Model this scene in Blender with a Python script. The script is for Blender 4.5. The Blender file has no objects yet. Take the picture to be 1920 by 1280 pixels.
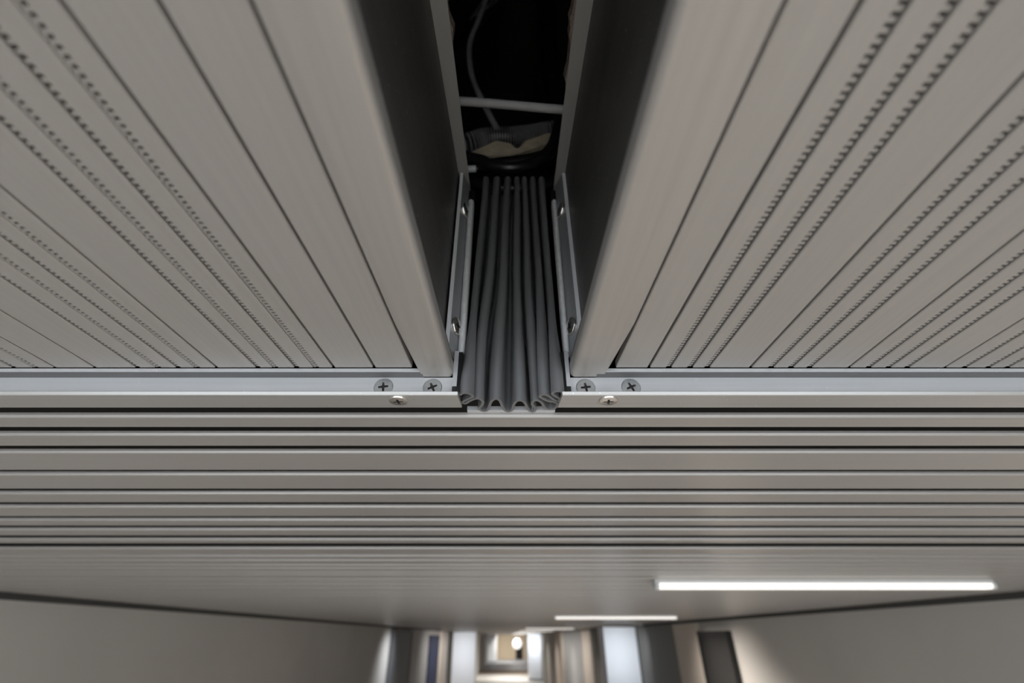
import bpy, bmesh, math, random
from mathutils import Vector, Matrix
random.seed(7)
C = bpy.context.scene.collection
SC = bpy.context.scene
H = 2.4                      # camera height above the floor; all lengths below are measured from the camera, in metres

# ------------------------------------------------------------------ camera, world, exposure
PITCH = math.radians(33.155)
cam = bpy.data.cameras.new('camera')
cam.sensor_width = 36.0
cam.lens = 845.0 * 36.0 / 1920.0
cam.shift_x = 8.0 / 1920.0
cam.clip_start = 0.01
cam.clip_end = 300
cam.dof.use_dof = True
cam.dof.focus_distance = 0.37
cam.dof.aperture_fstop = 4.2
co = bpy.data.objects.new('camera', cam)
C.objects.link(co)
co.location = (0, 0, H)
co.rotation_euler = (math.pi / 2 + PITCH, 0, 0)
SC.camera = co

w = bpy.data.worlds.new('overcast_sky')
SC.world = w
w.use_nodes = True
bg = w.node_tree.nodes['Background']
bg.inputs[0].default_value = (0.86, 0.93, 1.0, 1)
bg.inputs[1].default_value = 1.42

SC.view_settings.view_transform = 'Standard'
SC.view_settings.look = 'None'
SC.view_settings.gamma = 1
SC.view_settings.use_curve_mapping = False
SC.view_settings.exposure = 1.1
LAMP = 0.42                  # how bright the diffusers of the ceiling lamps look
LAMPW = 11.5                  # watts of light each ceiling lamp sends down



def area(name, loc, rot, sx, sy, watts, col, spread=140):
    l = bpy.data.lights.new(name, 'AREA')
    l.shape = 'RECTANGLE'
    l.size, l.size_y = sx, sy
    l.energy = watts
    l.color = col
    l.spread = math.radians(spread)
    o = bpy.data.objects.new(name, l)
    C.objects.link(o)
    o.location = (loc[0], loc[1], loc[2] + H)
    o.rotation_euler = [math.radians(a) for a in rot]
    return o


# added fill lights without fixtures along the corridor (rot x tilts the beam down the corridor, rot y towards the walls)
area('fill_door', (1.50, 5.6, .12), (0, -42, 0), .1, 1.1, 3.4, (1.0, .92, .84), 95)
area('fill_wall_left', (-1.55, 10.1, .12), (0, 42, 0), .1, .5, 2.0, (.90, .94, 1.0), 95)
area('fill_doors_left', (-1.3, 16.4, .12), (0, 45, 0), .1, 4.5, 9.0, (1.0, .96, .92), 110)
area('fill_panels_right', (1.2, 18.5, .12), (0, -45, 0), .1, 8.0, 16.0, (1.0, .95, .89), 110)
area('fill_floor', (0, 38.5, .12), (0, 0, 0), 2.5, 5.0, 65.0, (1.0, .97, .93), 140)
area('fill_pillar', (1.85, 8.3, .12), (55, 0, 0), .3, .1, 1.3, (.88, .94, 1.0), 100)
area('fill_pillar', (-1.6, 18.6, .12), (55, 0, 0), .5, .1, 3.2, (.92, .96, 1.0), 100)
area('fill_pillar', (1.75, 34.6, .12), (55, 0, 0), .5, .1, 6.0, (.9, .95, 1.0), 100)
area('fill_facade', (0, 63.5, .10), (55, 0, 0), 2.5, .3, 40.0, (1.0, .95, .88), 130)
area('fill_facade', (0, 60, .10), (30, 0, 0), 2.5, 3.0, 60.0, (1.0, .95, .88), 130)


# ------------------------------------------------------------------ materials
def mat(name, col, rough=0.5, metal=0.0, var=0.0, scale=(40, 40, 40), bump=0.0, spec=0.5, emit=None, col2=None, speck=0.0):
    m = bpy.data.materials.new(name)
    m.use_nodes = True
    nt = m.node_tree
    b = nt.nodes['Principled BSDF']
    b.inputs['Roughness'].default_value = rough
    b.inputs['Metallic'].default_value = metal
    b.inputs['Specular IOR Level'].default_value = spec
    b.inputs['Base Color'].default_value = (*col, 1)
    if emit:
        b.inputs['Emission Color'].default_value = (*emit[0], 1)
        b.inputs['Emission Strength'].default_value = emit[1]
    if var or bump or speck:
        tc = nt.nodes.new('ShaderNodeTexCoord')
        mp = nt.nodes.new('ShaderNodeMapping')
        mp.inputs['Scale'].default_value = scale
        nt.links.new(tc.outputs['Object'], mp.inputs['Vector'])
        nz = nt.nodes.new('ShaderNodeTexNoise')
        nz.inputs['Scale'].default_value = 1.0
        nz.inputs['Detail'].default_value = 5.0
        nt.links.new(mp.outputs['Vector'], nz.inputs['Vector'])
        out = None
        if var:
            rp = nt.nodes.new('ShaderNodeValToRGB')
            c2 = col2 or tuple(min(1, c * (1 + var)) for c in col)
            c1 = tuple(c * (1 - var) for c in col) if not col2 else col
            rp.color_ramp.elements[0].position = 0.3
            rp.color_ramp.elements[1].position = 0.7
            rp.color_ramp.elements[0].color = (*c1, 1)
            rp.color_ramp.elements[1].color = (*c2, 1)
            nt.links.new(nz.outputs['Fac'], rp.inputs['Fac'])
            out = rp.outputs['Color']
        if speck:
            n2 = nt.nodes.new('ShaderNodeTexNoise')
            n2.inputs['Scale'].default_value = 420.0
            n2.inputs['Detail'].default_value = 2.0
            nt.links.new(tc.outputs['Object'], n2.inputs['Vector'])
            r2 = nt.nodes.new('ShaderNodeValToRGB')
            r2.color_ramp.elements[0].position = 0.715
            r2.color_ramp.elements[1].position = 0.74
            r2.color_ramp.elements[0].color = (0, 0, 0, 1)
            r2.color_ramp.elements[1].color = (speck, speck, speck, 1)
            nt.links.new(n2.outputs['Fac'], r2.inputs['Fac'])
            mx = nt.nodes.new('ShaderNodeMix')
            mx.data_type = 'RGBA'
            nt.links.new(r2.outputs['Color'], mx.inputs[0])
            if out:
                nt.links.new(out, mx.inputs[6])
            else:
                mx.inputs[6].default_value = (*col, 1)
            mx.inputs[7].default_value = (0.85, 0.87, 0.9, 1)
            out = mx.outputs[2]
        if out:
            nt.links.new(out, b.inputs['Base Color'])
        if bump:
            bp = nt.nodes.new('ShaderNodeBump')
            bp.inputs['Strength'].default_value = bump
            bp.inputs['Distance'].default_value = 0.0006
            nt.links.new(nz.outputs['Fac'], bp.inputs['Height'])
            nt.links.new(bp.outputs['Normal'], b.inputs['Normal'])
    return m


M = dict(
    slat=mat('anodised_slat', (0.375, 0.355, 0.335), 0.42, 0.35, 0.035, (300, 6, 60), 0.05),
    cross=mat('anodised_cross_slat', (0.375, 0.355, 0.335), 0.36, 0.35, 0.035, (6, 300, 60), 0.05),
    nose=mat('brushed_edge_profile', (0.39, 0.37, 0.35), 0.38, 0.45, 0.05, (260, 5, 60), 0.06),
    side=mat('dark_side_plate', (0.105, 0.10, 0.095), 0.45, 0.3, 0.15, (40, 8, 60), 0.08, speck=0.5),
    lip=mat('grey_lip', (0.40, 0.39, 0.37), 0.5, 0.3, 0.08, (60, 6, 60), 0.05, speck=0.3),
    alu=mat('mill_aluminium', (0.58, 0.59, 0.61), 0.40, 0.40, 0.05, (4, 200, 300), 0.08, speck=0.8),
    aludark=mat('worn_aluminium', (0.36, 0.37, 0.38), 0.5, 0.4, 0.08, (60, 60, 8), 0.06, speck=0.3),
    foot=mat('satin_aluminium', (0.44, 0.43, 0.415), 0.30, 0.5, 0.05, (4, 200, 300), 0.06, speck=0.6),
    edge=mat('lit_edge_aluminium', (0.86, 0.87, 0.9), 0.4, 0.2, 0.05, (300, 300, 30), 0.1),  # plate aluminium brightened to stand for the light on its edge
    soffit=mat('recess_dark_aluminium', (0.15, 0.15, 0.152), 0.5, 0.4, 0.08, (8, 90, 60), 0.06),  # the dark of the recessed strip is put into this colour
    screw=mat('zinc_screw', (0.42, 0.43, 0.44), 0.36, 0.75, 0.1, (400, 400, 400), 0.03),
    chrome=mat('nickel_screw', (0.72, 0.70, 0.67), 0.2, 0.95),
    recess=mat('screw_recess', (0.03, 0.03, 0.03), 0.5, 0.5),
    rubber=mat('grey_rubber', (0.14, 0.142, 0.147), 0.42, 0.0, 0.1, (200, 200, 12), 0.05, spec=0.75),
    bulb=mat('grey_seal', (0.72, 0.725, 0.74), 0.6, 0.0, 0.1, (500, 500, 200), 0.1),
    black=mat('black_lining', (0.016, 0.015, 0.014), 0.9),
    blackpl=mat('black_cable_sheath', (0.012, 0.012, 0.013), 0.3, spec=0.6),
    grey=mat('grey_cable_sheath', (0.66, 0.65, 0.65), 0.5, 0.0, 0.1, (60, 60, 60)),
    white=mat('white_cable_sheath', (0.75, 0.76, 0.78), 0.5),
    foam=mat('pale_foam', (0.80, 0.70, 0.52), 0.9, 0.0, 0.2, (60, 60, 60), 0.2),
    wool=mat('mineral_wool', (0.22, 0.17, 0.14), 0.95, 0.0, 0.3, (300, 300, 300), 0.4),
    conduit=mat('corrugated_conduit', (0.5, 0.5, 0.51), 0.4, spec=0.6),
    wall=mat('grey_plaster', (0.50, 0.48, 0.45), 0.8, 0.0, 0.05, (1.5, 1.5, 1.5)),
    floor=mat('pale_floor', (0.66, 0.63, 0.59), 0.45, 0.0, 0.05, (1, 1, 1)),
    floor2=mat('blue_grey_floor', (0.50, 0.52, 0.56), 0.5, 0.0, 0.05, (1, 1, 1)),
    tan=mat('tan_threshold', (0.36, 0.29, 0.22), 0.7),
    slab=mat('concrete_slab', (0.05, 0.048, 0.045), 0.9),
    gap=mat('dark_shadow_gap', (0.05, 0.048, 0.045), 0.8),
    whitep=mat('white_paint', (0.88, 0.90, 0.94), 0.6),
    beige=mat('beige_panel', (0.62, 0.55, 0.48), 0.7),
    dkgrey=mat('dark_grey_panel', (0.13, 0.135, 0.145), 0.6),
    mdgrey=mat('mid_grey_panel', (0.34, 0.34, 0.34), 0.7),
    wmgrey=mat('warm_dark_panel', (0.20, 0.19, 0.175), 0.7),
    navy=mat('navy_panel', (0.012, 0.020, 0.065), 0.7),
    doorb=mat('black_door', (0.012, 0.0115, 0.011), 0.8),
    fac=mat('sandy_facade', (0.72, 0.60, 0.44), 0.8),
    lampm=mat('lit_diffuser', (0.9, 0.9, 0.88), 0.5, emit=((1.0, 0.955, 0.89), LAMP)),
    lampoff=mat('unlit_diffuser', (0.66, 0.62, 0.60), 0.5),
    globe=mat('lit_globe', (0.9, 0.9, 0.9), 0.5, emit=((1.0, 0.98, 0.94), 0.5)),
    lampbody=mat('lamp_housing', (0.6, 0.6, 0.6), 0.5),
)


# ------------------------------------------------------------------ builders
class MB:
    def __init__(s):
        s.v, s.f = [], []

    def add(s, vs, fs):
        n = len(s.v)
        s.v += [tuple(p) for p in vs]
        s.f += [tuple(i + n for i in q) for q in fs]
        return s

    def box(s, x0, x1, y0, y1, z0, z1):
        vs = [(x, y, z) for z in (z0, z1) for y in (y0, y1) for x in (x0, x1)]
        return s.add(vs, [(0, 2, 3, 1), (4, 5, 7, 6), (0, 1, 5, 4), (2, 6, 7, 3), (0, 4, 6, 2), (1, 3, 7, 5)])

    def loft(s, a, b, close=True):
        """two rings with as many points each, capped"""
        n = len(a)
        fs = [(i, (i + 1) % n, n + (i + 1) % n, n + i) for i in range(n)]
        if close:
            fs += [tuple(reversed(range(n))), tuple(range(n, 2 * n))]
        return s.add(list(a) + list(b), fs)

    def rings(s, R, cap=True):
        n = len(R[0])
        vs = [p for r in R for p in r]
        fs = []
        for k in range(len(R) - 1):
            for i in range(n):
                j = (i + 1) % n
                fs.append((k * n + i, k * n + j, (k + 1) * n + j, (k + 1) * n + i))
        if cap:
            fs += [tuple(reversed(range(n))), tuple(range((len(R) - 1) * n, len(R) * n))]
        return s.add(vs, fs)

    def tube(s, pts, r, n=10, rf=None):
        pts = [Vector(p) for p in pts]
        R = []
        up = Vector((0.13, 0.31, 0.94)).normalized()
        for k, p in enumerate(pts):
            t = (pts[min(k + 1, len(pts) - 1)] - pts[max(k - 1, 0)]).normalized()
            a = t.cross(up)
            if a.length < 1e-4:
                a = t.cross(Vector((1, 0, 0)))
            a.normalize()
            b = t.cross(a)
            rr = rf(k) if rf else r
            R.append([p + (a * math.cos(q) + b * math.sin(q)) * rr for q in [2 * math.pi * i / n for i in range(n)]])
        return s.rings(R)


def obj(name, mb, m, parent=None, smooth=False, kind=None, label=None):
    me = bpy.data.meshes.new(name)
    r = parent['_w'] if parent is not None else Vector((0, 0, 0))
    off = Vector((0, 0, H)) - Vector(r)
    me.from_pydata([Vector(p) + off for p in mb.v], [], mb.f)
    me.update()
    bm = bmesh.new()
    bm.from_mesh(me)
    bmesh.ops.recalc_face_normals(bm, faces=bm.faces)
    bm.to_mesh(me)
    bm.free()
    if smooth:
        for p in me.polygons:
            p.use_smooth = True
        me.set_sharp_from_angle(angle=math.radians(40))
    me.materials.append(m)
    o = bpy.data.objects.new(name, me)
    C.objects.link(o)
    if parent is not None:
        o.parent = parent
        o['_w'] = parent['_w']
    else:
        o['_w'] = (0, 0, 0)
    if kind:
        o['kind'] = kind
    if label:
        o['label'] = label
    return o


def thing(name, label, cat, loc, group=None):
    o = bpy.data.objects.new(name, None)
    o.empty_display_size = 0.05
    C.objects.link(o)
    o.location = Vector(loc) + Vector((0, 0, H))
    o['_w'] = tuple(o.location)
    o['label'] = label
    o['category'] = cat
    if group:
        o['group'] = group
    return o


def tag(o, label, cat, group=None):
    o['label'] = label
    o['category'] = cat
    if group:
        o['group'] = group
    return o


def struct(name, mb, m, label=None):
    o = obj(name, mb, m)
    o['kind'] = 'structure'
    if label:
        o['label'] = label
    return o


def smooth_path(pts, n=8, closed=False):
    """Catmull-Rom through the points"""
    P = [Vector(p) for p in pts]
    out = []
    for i in range(len(P) - 1):
        p0, p1, p2, p3 = P[max(i - 1, 0)], P[i], P[i + 1], P[min(i + 2, len(P) - 1)]
        for k in range(n):
            t = k / n
            out.append(0.5 * ((2 * p1) + (p2 - p0) * t + (2 * p0 - 5 * p1 + 4 * p2 - p3) * t * t + (3 * p1 - p0 - 3 * p2 + p3) * t ** 3))
    out.append(P[-1])
    return out


# ------------------------------------------------------------------ the corridor shell
WX = 2.24                    # walls at +-WX
ZS = 1.9                     # underside of the slab above the ceiling void
YR = -1.6                    # open end behind the camera
struct('floor', MB().box(-2.6, 2.6, -9, 42, -H - 0.2, -H), M['floor'], 'pale polished corridor floor')
struct('trim_1', MB().box(-2.6, 2.6, 42, 47, -H - 0.2, -H + 0.004), M['tan'], 'tan threshold strip across the far corridor floor')
struct('trim_2', MB().box(-2.6, 2.6, 47, 70, -H - 0.2, -H), M['floor2'], 'blue grey floor at the far end of the corridor')
struct('wall_left', MB().box(-WX - 0.2, -WX, YR, 68, -H, ZS), M['wall'], 'plain grey plaster wall on the left')
struct('wall_right', MB().box(WX, WX + 0.2, YR, 68, -H, ZS), M['wall'], 'plain grey plaster wall on the right')
struct('trim_3', MB().box(-WX, -WX + 0.05, 0.37, 68, 0.135, 0.16), M['gap'], 'dark shadow gap strip along the left wall')
struct('trim_4', MB().box(WX - 0.05, WX, 0.37, 68, 0.135, 0.16), M['gap'], 'dark shadow gap strip along the right wall')
struct('trim_5', MB().box(-WX - 0.2, WX + 0.2, YR - 0.2, YR, 0.105, ZS), M['wall'], 'fascia over the open end')
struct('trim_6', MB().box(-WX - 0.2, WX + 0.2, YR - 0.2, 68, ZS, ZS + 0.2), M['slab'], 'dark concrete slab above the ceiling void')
struct('wall_far', MB().box(-2.6, 2.6, 68, 68.3, -H, ZS), M['fac'], 'sandy end wall closing the far end of the corridor')

# far ceiling: backing tray with single slats under it
ceil = struct('ceiling', MB().box(-WX, WX, 0.372, 68, 0.190, 0.200), M['black'], 'grey metal slat ceiling running across the corridor')
CZ = 0.160


def cross_slat(y0, y1):
    c, h = 0.0011, 0.0046
    prof = [(y0, CZ + h), (y0, CZ + .0024), (y0 + .0005, CZ + .0006), (y0 + .0011, CZ), (y1 - c, CZ), (y1, CZ + c), (y1, CZ + h)]
    return [(-WX + 0.02, y, z) for y, z in prof], [(WX - 0.02, y, z) for y, z in prof]


SL = [(.3660, .3888), (.4085, .4373), (.4579, .5157), (.5353, .5944), (.6207, .6655), (.6959, .7547), (.7865, .8273),
      (.8672, .9188), (.9671, 1.0041), (1.0753, 1.1562)]
cyc = [.046, .062, .041, .058, .043, .075]
y = 1.187
k = 0
while y < 67.5:
    wd = cyc[k % 6]
    SL.append((y, y + wd))
    y += wd + .030
    k += 1
far = MB()
for i, (a, b) in enumerate(SL):
    if i < 70:
        obj('slat', MB().loft(*cross_slat(a, b)), M['cross'], ceil)
    else:
        far.loft(*cross_slat(a, b))
obj('slat_field', far, M['cross'], ceil, kind='stuff')

# ------------------------------------------------------------------ the two near ceiling panels, slats along the corridor
T, Z0 = 0.03565, 0.17116      # the panels fall slightly towards the camera


def pz(yy, d=0.0):
    return Z0 + T * yy + d


YE, YB = 0.3178, YR + 0.01
LEFT = [(.0754, 's'), (.1084, 's'), (.1414, 's'), (.1575, 'd'), (.1726, 't'), (.1907, 'd'), (.2041, 't'), (.2365, 's'), (.2542, 'd'),
        (.2688, 't'), (.2857, 'd'), (.3017, 't'), (.3353, 's'), (.3677, 's'), (.3852, 'd'), (.4022, 't')]
RIGHT = [(.0856, 's'), (.1146, 's'), (.1323, 'p'), (.1496, 'p'), (.1635, 'p'), (.1972, 's'), (.2154, 'p'), (.2314, 'p'), (.2465, 'p'),
         (.2772, 's'), (.2945, 'p'), (.3105, 'p'), (.3257, 'p'), (.3551, 's'), (.3724, 'p'), (.3915, 'p'), (.4071, 'p')]


def slope(sgn, a):
    if sgn < 0:
        return (.024 + (.1 - a) * .13) if a < .42 else -.0176
    return -.002 + (min(a, .42) - .12) * .33


def edge(sgn, a, yy):
    """x of a joint that lies a from the middle at the far end of the panel"""
    return sgn * a + slope(sgn, a) * (yy - .318)


def panel(sgn, joints, label):
    root = thing('ceiling_panel', label, 'ceiling panel', (sgn * 0.6, -0.4, 0.16))
    js = list(joints)
    a = js[-1][0]
    while a < WX - 0.06:
        a += 0.034
        js.append((a, 's'))
    out_e = WX - 0.03
    side = 1 if sgn > 0 else -1

    def slat(a0, g0, a1, g1):
        # a0 the inner joint, a1 the outer joint; g0 / g1 how far the metal starts / stops from them
        R = []
        for yy in (YB, YE):
            xi = edge(sgn, a0, yy) + side * g0
            xo = edge(sgn, a1, yy) - side * g1
            lo, hi = min(xi, xo), max(xi, xo)
            c = .0005
            R.append([(lo, yy, pz(yy, .006)), (lo, yy, pz(yy, c)), (lo + c, yy, pz(yy)), (hi - c, yy, pz(yy)), (hi, yy, pz(yy, c)), (hi, yy, pz(yy, .006))])
        obj('slat', MB().loft(R[0], R[1]), M['slat'], root)

    GAP = {'s': (.0010, .0010), 'd': (.0004, .0040), 't': (.0006, .0030), 'p': (.0006, .0036)}   # (outer side, inner side) of a joint
    PITCHY = .00335
    for i in range(len(js)):
        a0, k0 = js[i]
        if i + 1 < len(js):
            a1, k1 = js[i + 1]
        else:
            a1, k1 = out_e, 's'
        if a1 - a0 > .006:
            slat(a0, .0022 if i == 0 else GAP[k0][0], a1, GAP[k1][1])
        if k0 in 'dtp':
            # perforated web between the joint and the slat on its inner side: bars with holes between, plus a rail beside the joint
            m = MB()
            gi = GAP[k0][1]
            dz = .0006 if k0 != 'd' else .0003
            rail = {'d': .0012, 't': .0, 'p': .0}[k0]
            dark = {'d': .0004, 't': .0008, 'p': .0009}[k0]
            yy = YE - .001
            while yy > -.22:
                y0, y1 = yy - (.0017 if k0 == 'p' else .0015), yy
                ring = []
                for q in (y0, y1):
                    x_in = edge(sgn, a0, q) - side * (gi + .0002)
                    x_out = edge(sgn, a0, q) - side * dark
                    ring.append((q, x_in, x_out))
                vs = []
                for z in (dz, .003):
                    for q, xi, xo in ring:
                        vs += [(xi, q, pz(q, z)), (xo, q, pz(q, z))]
                m.add(vs, [(0, 1, 3, 2), (4, 6, 7, 5), (0, 4, 5, 1), (2, 3, 7, 6), (0, 2, 6, 4), (1, 5, 7, 3)])
                yy -= PITCHY
            # the plain web behind, where the holes end
            def strip(q0, q1, din, dout, z):
                vs = []
                for zz in (z, .004):
                    for q in (q0, q1):
                        vs += [(edge(sgn, a0, q) - side * din, q, pz(q, zz)), (edge(sgn, a0, q) - side * dout, q, pz(q, zz))]
                m.add(vs, [(0, 1, 3, 2), (4, 6, 7, 5), (0, 4, 5, 1), (2, 3, 7, 6), (0, 2, 6, 4), (1, 5, 7, 3)])
            strip(YB, -.221, gi + .0002, dark, dz)
            if rail:
                strip(YB, YE, dark + rail, dark, dz)
            obj('perforated_strip', m, M['slat'], root, kind='stuff')
    # black felt above the slats
    m = MB()
    R = []
    ai = js[0][0] - .012
    for yy in (YB, YE + .0015):
        lo, hi = sorted((edge(sgn, ai, yy), sgn * out_e))
        R.append([(lo, yy, pz(yy, .010)), (hi, yy, pz(yy, .010)), (hi, yy, pz(yy, .013)), (lo, yy, pz(yy, .013))])
    obj('felt_backing', m.loft(R[0], R[1]), M['black'], root)
    # rounded edge profile along the opening, its underside 3 mm lower than the slats
    jt = js[0][0]
    if sgn < 0:
        e_in = lambda q: -.04536 + (-.05138 + .04536) / (.06101 - .3229) * (q - .3229)
    else:
        e_in = lambda q: .05191 + (.05445 - .05191) / (.06101 - .3229) * (q - .3229)
    R = []
    for q in (YB, -.3, .1, .25, .3288):
        xi, xo = e_in(q), edge(sgn, jt, q) - side * .0006
        if q > .32:
            xo = xi + side * .0262 if sgn < 0 else xi + side * .0278
        r = .004
        ring = [(xo, q, pz(q, .0075)), (xo, q, pz(q, -.0024)), (xo - side * .0006, q, pz(q, -.003))]
        for j in range(0, 7):
            an = j / 6 * math.pi / 2
            ring.append((xi + side * (r - r * math.sin(an)), q, pz(q, -.003 + r - r * math.cos(an))))
        ring.append((xi, q, pz(q, .0075)))
        R.append(ring)
    obj('edge_profile', MB().rings(R), M['nose'], root, smooth=True)
    # tall dark side plate and the lip along its top
    xf = -.0547 if sgn < 0 else .0637
    xn = -.0605 if sgn < 0 else .0665
    sx = lambda q: xf + (xn - xf) / (.148 - .322) * (q - .322)
    zt = lambda q: (.432 + (.413 - .432) / (.148 - .322) * (q - .322)) if q > -.3 else .37
    R = []
    for q in (YB, -.3, .15, .336):
        x = sx(q)
        R.append([(x, q, pz(q, .0076)), (x + side * .002, q, pz(q, .0076)), (x + side * .002, q, zt(q)), (x, q, zt(q))])
    obj('side_plate', MB().rings(R), M['side'], root)
    # return flange between edge profile and side plate
    R = []
    for q in (YB, -.3, .15, .3285):
        R.append([(e_in(q), q, pz(q, .0078)), (sx(q) - side * .0001, q, pz(q, .0078)), (sx(q) - side * .0001, q, pz(q, .0095)), (e_in(q), q, pz(q, .0095))])
    obj('return_flange', MB().rings(R), M['side'], root)
    lf = -.0437 if sgn < 0 else .0530
    ln = -.0472 if sgn < 0 else .0535
    lx = lambda q: lf + (ln - lf) / (.14 - .33) * (q - .33)
    R = []
    for q in (YB, -.3, .15, .345):
        R.append([(lx(q), q, zt(q) + .0004), (sx(q) + side * .002, q, zt(q) + .0004), (sx(q) + side * .002, q, zt(q) + .0022), (lx(q), q, zt(q) + .0022)])
    obj('top_lip', MB().rings(R), M['lip'], root)
    return root, sx, zt, lx


pl, sxl, ztl, lxl = panel(-1, LEFT, 'perforated grey metal ceiling panel left of the central gap')
pr, sxr, ztr, lxr = panel(1, RIGHT, 'perforated grey metal ceiling panel right of the central gap')


# ------------------------------------------------------------------ screws
def screw_mesh(parent, c, nrm, r, head, phi=0.3, m=None):
    """countersunk cross-head screw; head disc with a bevel, cross recess as four dark slots with walls"""
    n = Vector(nrm).normalized()
    a = n.cross(Vector((0.02, 0.1, 1))).normalized() if abs(n.z) < .9 else Vector((1, 0, 0))
    b = n.cross(a).normalized()
    c = Vector(c)
    N = 28
    # cross outline
    wi, le = r * .13, r * .52
    cross = [(wi, wi), (le, wi * .8), (le, -wi * .8), (wi, -wi), (wi * .8, -le), (-wi * .8, -le), (-wi, -wi), (-le, -wi * .8), (-le, wi * .8), (-wi, wi), (-wi * .8, le), (wi * .8, le)]
    cp, sp = math.cos(phi), math.sin(phi)
    cross = [(x * cp - y_ * sp, x * sp + y_ * cp) for x, y_ in cross]
    cross = cross[::-1]
    bm_v = []

    def ring(rr, h):
        return [c + a * (rr * math.cos(2 * math.pi * i / N)) + b * (rr * math.sin(2 * math.pi * i / N)) + n * h for i in range(N)]
    mb = MB()
    mb.rings([ring(r, -.0006), ring(r, head * .35), ring(r * .93, head * .8)], cap=False)
    # top face with the cross cut out: bridge each of the rim points to the nearest point of the cross
    me = bmesh.new()
    top = [me.verts.new(p) for p in ring(r * .93, head * .8)]
    cr = [me.verts.new(c + a * x + b * y_ + n * head) for x, y_ in cross]
    e1 = [me.edges.new((top[i], top[(i + 1) % N])) for i in range(N)]
    e2 = [me.edges.new((cr[i], cr[(i + 1) % 12])) for i in range(12)]
    bmesh.ops.triangle_fill(me, edges=e1 + e2, use_beauty=True)
    me.verts.index_update()
    me.faces.ensure_lookup_table()
    def inside(p):
        q = p - c
        x, y_ = q.dot(a), q.dot(b)
        x, y_ = x * cp + y_ * sp, -x * sp + y_ * cp
        return (abs(x) < le and abs(y_) < wi) or (abs(y_) < le and abs(x) < wi)
    bad = [f for f in me.faces if inside(f.calc_center_median())]
    bmesh.ops.delete(me, geom=bad, context='FACES_ONLY')
    me.verts.index_update()
    mb.add([v.co.copy() for v in me.verts], [[v.index for v in f.verts] for f in me.faces])
    me.free()
    s = obj('screw', mb, m or M['screw'], parent, smooth=True)
    rc = MB()
    dep = head * .08
    k = .62
    rc.add([c + a * x + b * y_ + n * head for x, y_ in cross] + [c + a * x * k + b * y_ * k + n * dep for x, y_ in cross],
           [(i, (i + 1) % 12, 12 + (i + 1) % 12, 12 + i) for i in range(12)] + [tuple(range(12, 24))])
    obj('cross_recess', rc, M['recess'], s)
    return s


# ------------------------------------------------------------------ end trims of the two panels
def end_trim(x0, x1, corner, label, screws, uscrews):
    root = thing('edge_trim', label, 'metal trim', ((x0 + x1) / 2, .33, .16))
    cx = x0 if abs(x0) < abs(x1) else x1      # the end at the gap
    s = 1 if cx == x1 else -1
    x0b, x1b = (x0, x1 - .030) if cx == x1 else (x0 + .0298, x1)
    obj('end_lip', MB().box(x0b, x1b, .3190, .3206, .1797, .1822), M['alu'], root)
    obj('soffit_strip', MB().box(x0b, x1b, .3206, .3325, .1797, .1815), M['soffit'], root)
    obj('upright_flange', MB().box(x0, x1, .3300, .3325, .1631, .1797), M['alu'], root)
    c = .0010
    a = []
    for x in (x0, x1):
        if x == cx:
            # slightly skewed cut at the gap
            xs = (x, x + s * .0016)
        else:
            xs = (x, x)
        y0, y1, z0, z1 = .3222, .3459, .1600, .1631
        a.append([(xs[0], y0 + .0003, z1), (xs[0], y0, z1 - .0003), (xs[0], y0 + .0007, z0 + .0005), (xs[0], y0 + .0013, z0), (xs[1], y1, z0), (xs[1], y1, z1)])
    obj('foot_flange', MB().loft(a[0], a[1]), M['foot'], root)
    for q, (x, z) in enumerate(screws):
        screw_mesh(root, (x, .3300, z), (0, -1, 0), .0079, .0010, .15 + .3 * q)
    for q, (x, yy) in enumerate(uscrews):
        screw_mesh(root, (x, yy, .1600), (0, 0, -1), .0078, .0016, .1 + .2 * q, M['chrome'])
    return root


end_trim(-WX + .03, -.0399, None, 'aluminium edge trim with three cross-head screws, left of the rubber bellows',
         [(-.1019, .1708), (-.0617, .1704)], [(-.0885, .3318)])
end_trim(.0435, WX - .03, None, 'aluminium edge trim with three cross-head screws, right of the rubber bellows',
         [(.0639, .1703), (.1011, .1706)], [(.0815, .3318)])

# ------------------------------------------------------------------ rubber bellows closing the gap
bel = thing('expansion_bellows', 'dark grey folded rubber bellows hanging upright in the central gap', 'bellows', (0.002, .345, .163))
PB = [(-39.0, 326.4), (-35.7, 322.6), (-31.5, 323.5), (-28.4, 328.3), (-32.2, 333.1), (-37.0, 338.1), (-36.0, 342.2), (-31.6, 337.1), (-27.0, 333.1),
      (-23.1, 333.1), (-20.7, 338.1), (-21.9, 345.3), (-24.5, 351.6), (-21.6, 357.0), (-18.3, 355.9), (-15.8, 348.4), (-13.7, 338.1), (-10.0, 333.1),
      (-6.6, 336.1), (-4.9, 345.3), (-2.7, 354.8), (0.5, 358.1), (3.7, 354.8), (4.9, 345.3), (7.0, 338.1), (10.5, 336.1), (14.2, 340.1), (16.8, 350.5),
      (19.3, 357.0), (22.6, 358.1), (23.6, 351.6), (20.5, 343.2), (21.5, 337.1), (24.6, 336.1), (28.3, 340.1), (31.1, 348.4), (35.1, 353.7), (39.9, 351.6),
      (42.0, 344.2), (39.3, 339.1), (33.4, 337.1), (27.8, 331.2), (26.2, 327.3), (29.1, 325.4), (33.6, 328.3), (38.5, 335.1), (42.2, 337.1), (42.7, 333.1),
      (38.8, 328.3), (35.8, 323.5), (38.0, 319.8), (42.2, 319.8), (44.6, 322.6)]
PB = smooth_path([(x / 1000, (yy + 3) / 1000, 0) for x, yy in PB], 5)
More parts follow.
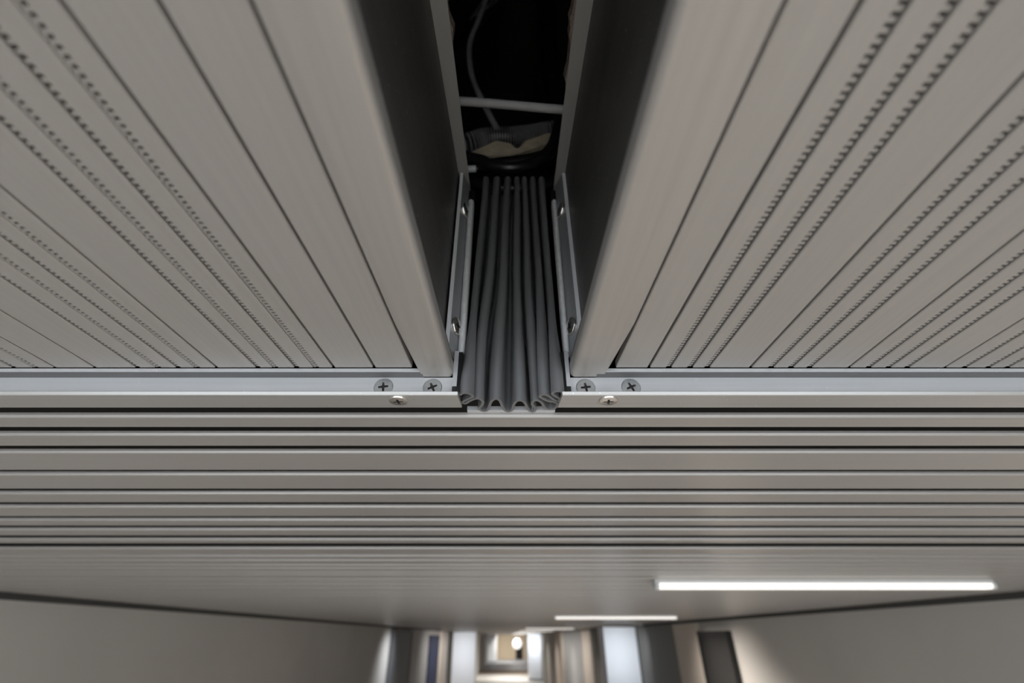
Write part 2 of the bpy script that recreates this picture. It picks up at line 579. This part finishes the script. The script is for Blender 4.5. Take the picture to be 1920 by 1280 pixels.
# phase along the path: whole numbers at the seven front ridges, halves in the valleys
IDX = [0, 2, 6, 8.5, 13, 17, 21, 25, 29, 32.5, 37, 43, 46.5, 50, 52]
PH = [-.5, 0, .5, 1, 1.5, 2, 2.5, 3, 3.5, 4, 4.5, 5, 5.5, 6, 6.5]


def lerp_tab(X, Y, x):
    for i in range(len(X) - 1):
        if x <= X[i + 1] or i == len(X) - 2:
            return Y[i] + (Y[i + 1] - Y[i]) * (x - X[i]) / (X[i + 1] - X[i])


RB = [-.0385, -.0333, -.0232, -.0100, .0095, .0205, .0311, .0402, .0460]
RT = [-.0330, -.0262, -.0115, .0002, .0100, .0194, .0300, .0395, .0470]


def regular(k, u):
    ph = lerp_tab(IDX, PH, k)
    pos = [a_ + (b_ - a_) * u for a_, b_ in zip(RB, RT)]
    x = lerp_tab([-.7, 0, 1, 2, 3, 4, 5, 6, 6.7], pos, ph + .10 * math.sin(4 * math.pi * ph))
    d = (1 - math.cos(2 * math.pi * ph)) / 2
    return Vector((x, .3325 + .002 * u + .027 * d ** 1.25, 0))


# a thin sheet: offset the path to both sides
def offset(path, d):
    out = []
    for i, p in enumerate(path):
        t = path[min(i + 1, len(path) - 1)] - path[max(i - 1, 0)]
        n = Vector((-t.y, t.x, 0))
        n = n.normalized() if n.length > 1e-9 else Vector((0, 1, 0))
        out.append(p + n * d)
    return out


R = []
NZ = 15
for k in range(NZ):
    u = k / (NZ - 1)
    z = .163 + u * (.447 - .163)
    us = min(u / .5, 1)
    us = us * us * (3 - 2 * us)
    path = [a_.lerp(regular(i / 5, u), us) for i, a_ in enumerate(PB)]
    path = [Vector((p.x + .0009 * math.sin(u * 5) * math.sin(p.x * 150 + 1.3 + u * 2), p.y, 0)) for p in path]
    o1, o2 = offset(path, .00115), offset(path, -.00115)
    R.append([(p.x, p.y, z) for p in o1] + [(p.x, p.y, z) for p in reversed(o2)])
mb = MB()
n = len(R[0])
half = n // 2
mb.rings(R, cap=False)
for ring_i in (0, NZ - 1):
    base = ring_i * n
    for i in range(half - 1):
        mb.f.append((base + i, base + i + 1, base + n - 2 - i, base + n - 1 - i))
obj('folded_membrane', mb, M['rubber'], bel, smooth=True)
obj('ledge', MB().box(-.0352, .0412, .3600, .3655, .1640, .1678), M['alu'], bel, label='bright aluminium ledge under the folds')


# ------------------------------------------------------------------ clamping brackets at both sides of the bellows
def bracket(side, pts_x, label):
    xo, xi, xs0, xs1, lp0, lp1 = pts_x     # outer / inner front edge, strip edges, lower plate edges
    root = thing('clamp_bracket', label, 'bracket', ((xo + xi) / 2, .33, .17))
    z0, z1 = .203, .4312
    prof = [(xo, .3180), (xi, .3180), (xs0 - side * 0.0, .3345), (xs0 + side * .0005, .3400), (xs0 + side * .003, .3400)]
    R = [[(x, yy, z) for x, yy in prof] for z in (z0, z1)]
    obj('bracket_plate', MB().loft(R[0], R[1]), M['aludark'], root)
    # front edge of the plate, the light on it put into a brighter colour
    obj('front_edge', MB().box(min(xo, xi), max(xo, xi), .3172, .3181, z0, z1), M['edge'], root, label='front edge of the plate, brightened in colour for the light on it')
    # rounded retaining strip in front of the bellows edge
    a, b = xs0, xs1
    ring = []
    for j in range(9):
        an = math.pi * j / 8
        ring.append(((a + b) / 2 + (a - b) / 2 * math.cos(an), .3355 - .0045 * math.sin(an)))
    ring += [(b, .341), (a, .341)]
    R = [[(x, yy, z) for x, yy in ring] for z in (.2058, .404)]
    obj('retaining_strip', MB().loft(R[0], R[1]), M['bulb'], root, smooth=True)
    R = [[(x, yy, z) for x, yy in [(a, .337), ((a + b) / 2, .3345), (b, .337), (b, .3405), (a, .3405)]] for z in (.4042, .425)]
    obj('seal_end', MB().loft(R[0], R[1]), M['blackpl'], root, label='black seal end above the strip')
    # lower plate and its dark foot
    obj('lower_plate', MB().box(min(lp0, lp1), max(lp0, lp1), .3265, .3299, .1698, .2035), M['alu'], root)
    obj('seal_edge', MB().box(min(lp1, lp1 - side * .0035), max(lp1, lp1 - side * .0035), .3285, .3415, .1665, .2035), M['blackpl'], root)
    obj('foot_pad', MB().box(min(lp0, lp0 - side * .0062), max(lp0, lp0 - side * .0062), .3262, .3298, .1655, .1697), M['blackpl'], root)
    # two pan-head screws on the slanted inner face
    nx, ny = (.3345 - .3180), -(xs0 - xi)
    nv = Vector((-side * abs(nx), -abs(ny), 0)).normalized()
    for z in (.3800, .2290):
        t = .5
        c = Vector((xi + (xs0 - xi) * t, .3180 + (.3345 - .3180) * t, z)) + nv * .0004
        screw_mesh(root, c, nv, .0085, .0028, .3, M['chrome'])
    return root


bracket(-1, (-.0527, -.0494, -.0438, -.0374, -.0452, -.0417), 'aluminium clamp bracket with two pan-head screws at the left edge of the bellows')
bracket(1, (.0638, .0604, .0542, .0487, .0513, .0480), 'aluminium clamp bracket with two pan-head screws at the right edge of the bellows')

# ------------------------------------------------------------------ in the void above
def cable(name, pts, r, m, label, cat, n=8, sides=10):
    return tag(obj(name, MB().tube(smooth_path(pts, n), r, sides), m, smooth=True), label, cat)


cable('rod', [(-.30, .30, .566), (-.07, .30, .547), (.005, .30, .537), (.078, .30, .526), (.30, .30, .50)], .0052, M['grey'],
      'slim grey rod lying across the open gap above the bellows', 'rod')
cable('cable', [(x * 1.095, .46, z * 1.095) for x, z in [(.05, 1.49), (-.022, 1.356), (-.054, 1.119), (-.072, .997), (-.073, .921), (-.062, .834), (-.038, .747), (-.019, .688), (-.006, .645), (.002, .62)]],
      .0056, M['grey'], 'thin grey cable hanging in a curve from the dark void', 'cable')
# corrugated conduit
cp = smooth_path([(-.28, .43, .60), (-.083, .43, .652), (-.036, .43, .672), (.007, .43, .676), (.042, .43, .683), (.090, .43, .695), (.28, .43, .72)], 60)
t = thing('conduit', 'black corrugated conduit running behind the foam piece', 'conduit', (0, .43, .676))
obj('groove_shade_core', MB().tube(cp[::6], .0120, 12), M['blackpl'], t, smooth=True)  # black core puts the shade between the ribs into colour
mb = MB()
for k in range(6, len(cp) - 6, 6):
    p, q = cp[k], cp[k + 3]
    m1, m2 = p.lerp(q, .25), p.lerp(q, .75)
    mb.tube([p, m1, m2, q], .0168, 12, rf=lambda a: (.0125, .0168, .0168, .0125)[a])
obj('corrugation', mb, M['conduit'], t, smooth=True, kind='stuff')
# foam piece
fo = [(-.060, .582), (-.041, .604), (-.017, .611), (.004, .610), (.014, .600), (.026, .611), (.061, .636), (.090, .640), (.090, .615), (.059, .609), (.006, .585), (-.040, .573)]
mb = MB()
A = [(x, .398 + .004 * math.sin(i * 2.1), z) for i, (x, z) in enumerate(fo)]
B = [(x * 1.03, .4125 + .003 * math.sin(i * 1.7), z + .004) for i, (x, z) in enumerate(fo)]
tag(obj('foam_piece', mb.loft(A, B), M['foam']), 'torn beige foam piece wedged between conduit and black cables', 'foam')
cable('cable', [(-.20, .375, .60), (-.065, .375, .546), (-.037, .375, .525), (-.001, .375, .528), (.035, .375, .537), (.068, .375, .555), (.092, .375, .583), (.2, .38, .64)], .010, M['blackpl'],
      'thick black cable lying just under the foam piece', 'cable', 8, 12)
cable('cable', [(-.18, .350, .53), (-.049, .352, .508), (-.022, .352, .494), (.005, .352, .488), (.033, .352, .498), (.055, .352, .527), (.066, .356, .568), (.074, .360, .615), (.079, .365, .664), (.085, .37, .75)], .0075, M['blackpl'],
      'shiny black cable looping up on the right above the bellows', 'cable', 8, 12)
cable('cable', [(-.18, .384, .50), (-.059, .380, .500), (-.029, .377, .484), (.005, .376, .479), (.040, .377, .484), (.065, .379, .500), (.084, .382, .520), (.2, .39, .56)], .006, M['blackpl'],
      'black cable lowest in the coil, just over the bellows', 'cable', 8, 12)
t = thing('cable_stub', 'short white cut cable end poking in from the left', 'cable', (-.07, .352, .486))
obj('sheath', MB().tube([(-.16, .352, .484), (-.08, .352, .485), (-.0395, .352, .4865)], .0043, 12), M['white'], t, smooth=True)
obj('core', MB().tube([(-.0396, .352, .4865), (-.0372, .352, .4866)], .0027, 10), M['blackpl'], t, smooth=True)
t = thing('pipe', 'dark upright pipe with collars in the right corner of the void', 'pipe', (.085, .5, .78))
obj('pipe_barrel', MB().tube([(.088, .5, .66), (.1097, .5, 1.9)], .021, 14), M['blackpl'], t, smooth=True)
for zc in (.80, .97):
    obj('collar', MB().tube([(.0865 + (zc - .66) * .0175, .5, zc), (.0868 + (zc - .66) * .0175, .5, zc + .03)], .0265, 14), M['blackpl'], t, smooth=True)
t = thing('cable_bundle', 'black wrapped cable bundle with loose grey strands, top left of the void', 'cable', (-.09, .46, 1.2))
obj('wrap', MB().tube(smooth_path([(-.36, .56, 1.10), (-.20, .56, 1.27), (-.13, .56, 1.42), (-.06, .56, 1.62), (-.02, .56, 1.89)], 6), .044, 14), M['blackpl'], t, smooth=True)
for q in range(4):
    dx = .012 * q
    obj('strand', MB().tube(smooth_path([(-.093 + dx, .500, 1.28 + .02 * q), (-.062 + dx, .499, 1.40), (-.028 + dx * .8, .501, 1.57), (.0 + dx, .505, 1.78)], 6), .0013, 6), M['grey'], t, smooth=True)


# torn mineral wool lying on the lips
def wool(side, lx, zt, y0, y1, amp, label):
    m = MB()
    top, bot, N = [], [], 40
    R = []
    for i in range(N):
        q = y0 + (y1 - y0) * i / (N - 1)
        j = (random.random() - .5) * .0022 + .0016 * math.sin(i * .9)
        u = i / (N - 1)
        xi = lx(q) - side * (amp * (1 - u ** 3) + j)
        xo = lx(q) + side * .012
        z = zt(q) + .0024
        R.append([(xi + side * .001, q, z), (xo, q, z), (xo, q, z + .02), (xi + side * .003, q, z + .02), (xi, q, z + .009)])
    return tag(obj('mineral_wool', m.rings(R), M['wool']), label, 'insulation')


wool(-1, lxl, ztl, -.02, .185, .0052, 'frayed brown mineral wool strip on the left lip of the void')
wool(1, lxr, ztr, -.02, .225, .0045, 'frayed brown mineral wool strip on the right lip of the void')


# ------------------------------------------------------------------ ceiling lamps
def lamp(x0, x1, yy, label, lit=True, dz=0.0):
    root = thing('batten_lamp', label, 'ceiling lamp', ((x0 + x1) / 2, yy + .02, .16), 'batten lamps across the corridor ceiling')
    obj('lamp_housing', MB().box(x0, x1, yy + .004, yy + .044, .150, .1598), M['lampbody'], root)
    ring = [(yy, .150), (yy, .140), (yy + .008, .133), (yy + .040, .133), (yy + .048, .140), (yy + .048, .150)]
    obj('diffuser', MB().loft([(x0 + .012, a, z) for a, z in ring], [(x1 - .012, a, z) for a, z in ring]), M['lampm'] if lit else M['lampoff'], root)
    ring = [(yy - .001, .151), (yy - .001, .139), (yy + .008, .132), (yy + .040, .132), (yy + .049, .139), (yy + .049, .151)]
    for xa, xb in ((x0, x0 + .012), (x1 - .012, x1)):
        obj('end_cap', MB().loft([(xa, a, z) for a, z in ring], [(xb, a, z) for a, z in ring]), M['lampbody'], root)
    if lit:
        l = area('lamp_light', ((x0 + x1) / 2, yy + .024, .1305), (0, 0, 0), x1 - x0 - .05, .03, LAMPW, (1.0, .92, .845), 140)
        l.parent = root
        l.location = Vector(l.location) - root.location
    root.location.z += dz
    return root


lamp(.499, 1.648, 1.72, 'white batten lamp nearest the camera, longest in the picture')
lamp(.436, 1.587, 4.93, 'white batten lamp second from the camera')
lamp(.86, 2.0, 7.9, 'unlit dull batten lamp just beyond the second lit one', False)
lamp(.41, 1.56, 12.5, 'white batten lamp, third lit one from the camera')
for q, yy in zip(('fourth', 'fifth', 'sixth', 'seventh', 'eighth', 'ninth', 'tenth', 'eleventh'), (18.5, 24.5, 30.5, 36.5, 42.5, 48.5, 54.5, 60.5)):
    lamp(.41, 1.56, yy, 'small distant batten lamp, %s lit one from the camera' % q)
lamp(.45, 1.6, -1.48, 'added unseen batten lamp behind the camera under the right perforated panel', True, -.045)  # out of view, added to brighten the right side of the floor


# ------------------------------------------------------------------ along the corridor walls
def door(num, side, y0, y1, ztop, m, label, frame=None):
    x = side * WX
    d = struct('door_%d' % num, MB().box(min(x, x - side * .04), max(x, x - side * .04), y0 + .05, y1 - .05, -H, ztop - .05), m, label)
    fr = MB()
    a, b = min(x, x - side * .06), max(x, x - side * .06)
    fr.box(a, b, y0, y0 + .05, -H, ztop).box(a, b, y1 - .05, y1, -H, ztop).box(a, b, y0 + .05, y1 - .05, ztop - .05, ztop)
    obj('door_frame', fr, frame or m, d)
    h = x - side * .09
    obj('door_handle', MB().tube([(x - side * .03, y0 + .14, -H + 1.05), (h, y0 + .14, -H + 1.05), (h, y0 + .27, -H + 1.05)], .01, 8), M['lampbody'], d, smooth=True)
    return d


door(1, 1, 5.37, 6.20, .045, M['doorb'], 'black door in the right wall')
door(2, -1, 10.3, 12.4, .10, M['dkgrey'], 'dark grey door panel standing in for the dark recess at the end of the plain left wall')  # darkness of the open recess put into a dark grey leaf
door(3, -1, 15.2, 17.3, .02, M['navy'], 'navy blue door on the left')


def wall_panel(side, y0, y1, m, label, th=.03, ztop=.13):
    x = side * WX
    o = obj('wall_panel', MB().box(min(x, x - side * th), max(x, x - side * th), y0, y1, -H, ztop), m)
    tag(o, label, 'wall panel')
    o['kind'] = 'structure'
    return o


wall_panel(-1, 12.45, 15.15, M['mdgrey'], 'mid grey wall panel between dark recess panel and navy door')
wall_panel(-1, 17.35, 20.0, M['beige'], 'beige wall panel between navy door and white pillar on the left')
wall_panel(1, 6.25, 7.15, M['beige'], 'beige wall panel just beyond the black door')
wall_panel(1, 7.2, 9.15, M['wmgrey'], 'dark grey wall panel in front of the near right white pillar')
wall_panel(1, 14.4, 16.2, M['beige'], 'narrow beige wall panel beyond the near right white pillar')
wall_panel(1, 16.3, 21.5, M['mdgrey'], 'grey wall panel between two beige ones on the right')
wall_panel(1, 21.6, 25.6, M['beige'], 'far beige wall panel on the right before the far pillar')
wall_panel(1, 12.0, 14.3, M['wmgrey'], 'dark grey wall panel behind the near right white pillar')


def pillar(x0, x1, y0, y1, label):
    root = thing('pillar', label, 'pillar', ((x0 + x1) / 2, (y0 + y1) / 2, -H))
    obj('shaft', MB().box(x0, x1, y0, y1, -H + .12, .13), M['whitep'], root)
    obj('plinth', MB().box(x0 - .01, x1 + .01, y0 - .015, y1 + .015, -H, -H + .12), M['mdgrey'], root)
    return root


pillar(1.64, 2.19, 9.2, 9.75, 'white painted pillar at the right wall beyond the black door')
pillar(-2.03, -1.19, 20.1, 20.9, 'white painted pillar on the left of the corridor')
pillar(1.36, 2.19, 36, 36.8, 'white painted pillar far down on the right')

# far end outside
pillar(-2.2, -1.2, 60, 60.8, 'white pillar at the far end, left of the sandy end wall')
d = struct('door_4', MB().box(1.0, 1.85, 67.92, 68.0, -H, -.85), M['doorb'], 'dark doorway in the sandy end wall')
t = thing('globe_lamp', 'round white globe lamp glowing at the far end', 'lamp', (1.05, 60, .3))
import math as _m
mb = MB()
R = []
for k in range(1, 12):
    a = _m.pi * k / 12
    R.append([(1.05 + .5 * _m.sin(a) * _m.cos(2 * _m.pi * i / 16), 60 + .5 * _m.sin(a) * _m.sin(2 * _m.pi * i / 16), -.7 - .5 * _m.cos(a)) for i in range(16)])
obj('globe', mb.rings(R), M['globe'], t, smooth=True)
obj('stem', MB().tube([(1.05, 60, -.25), (1.05, 60, .155)], .03, 8), M['dkgrey'], t, smooth=True)

for o in bpy.data.objects:
    if '_w' in o:
        del o['_w']
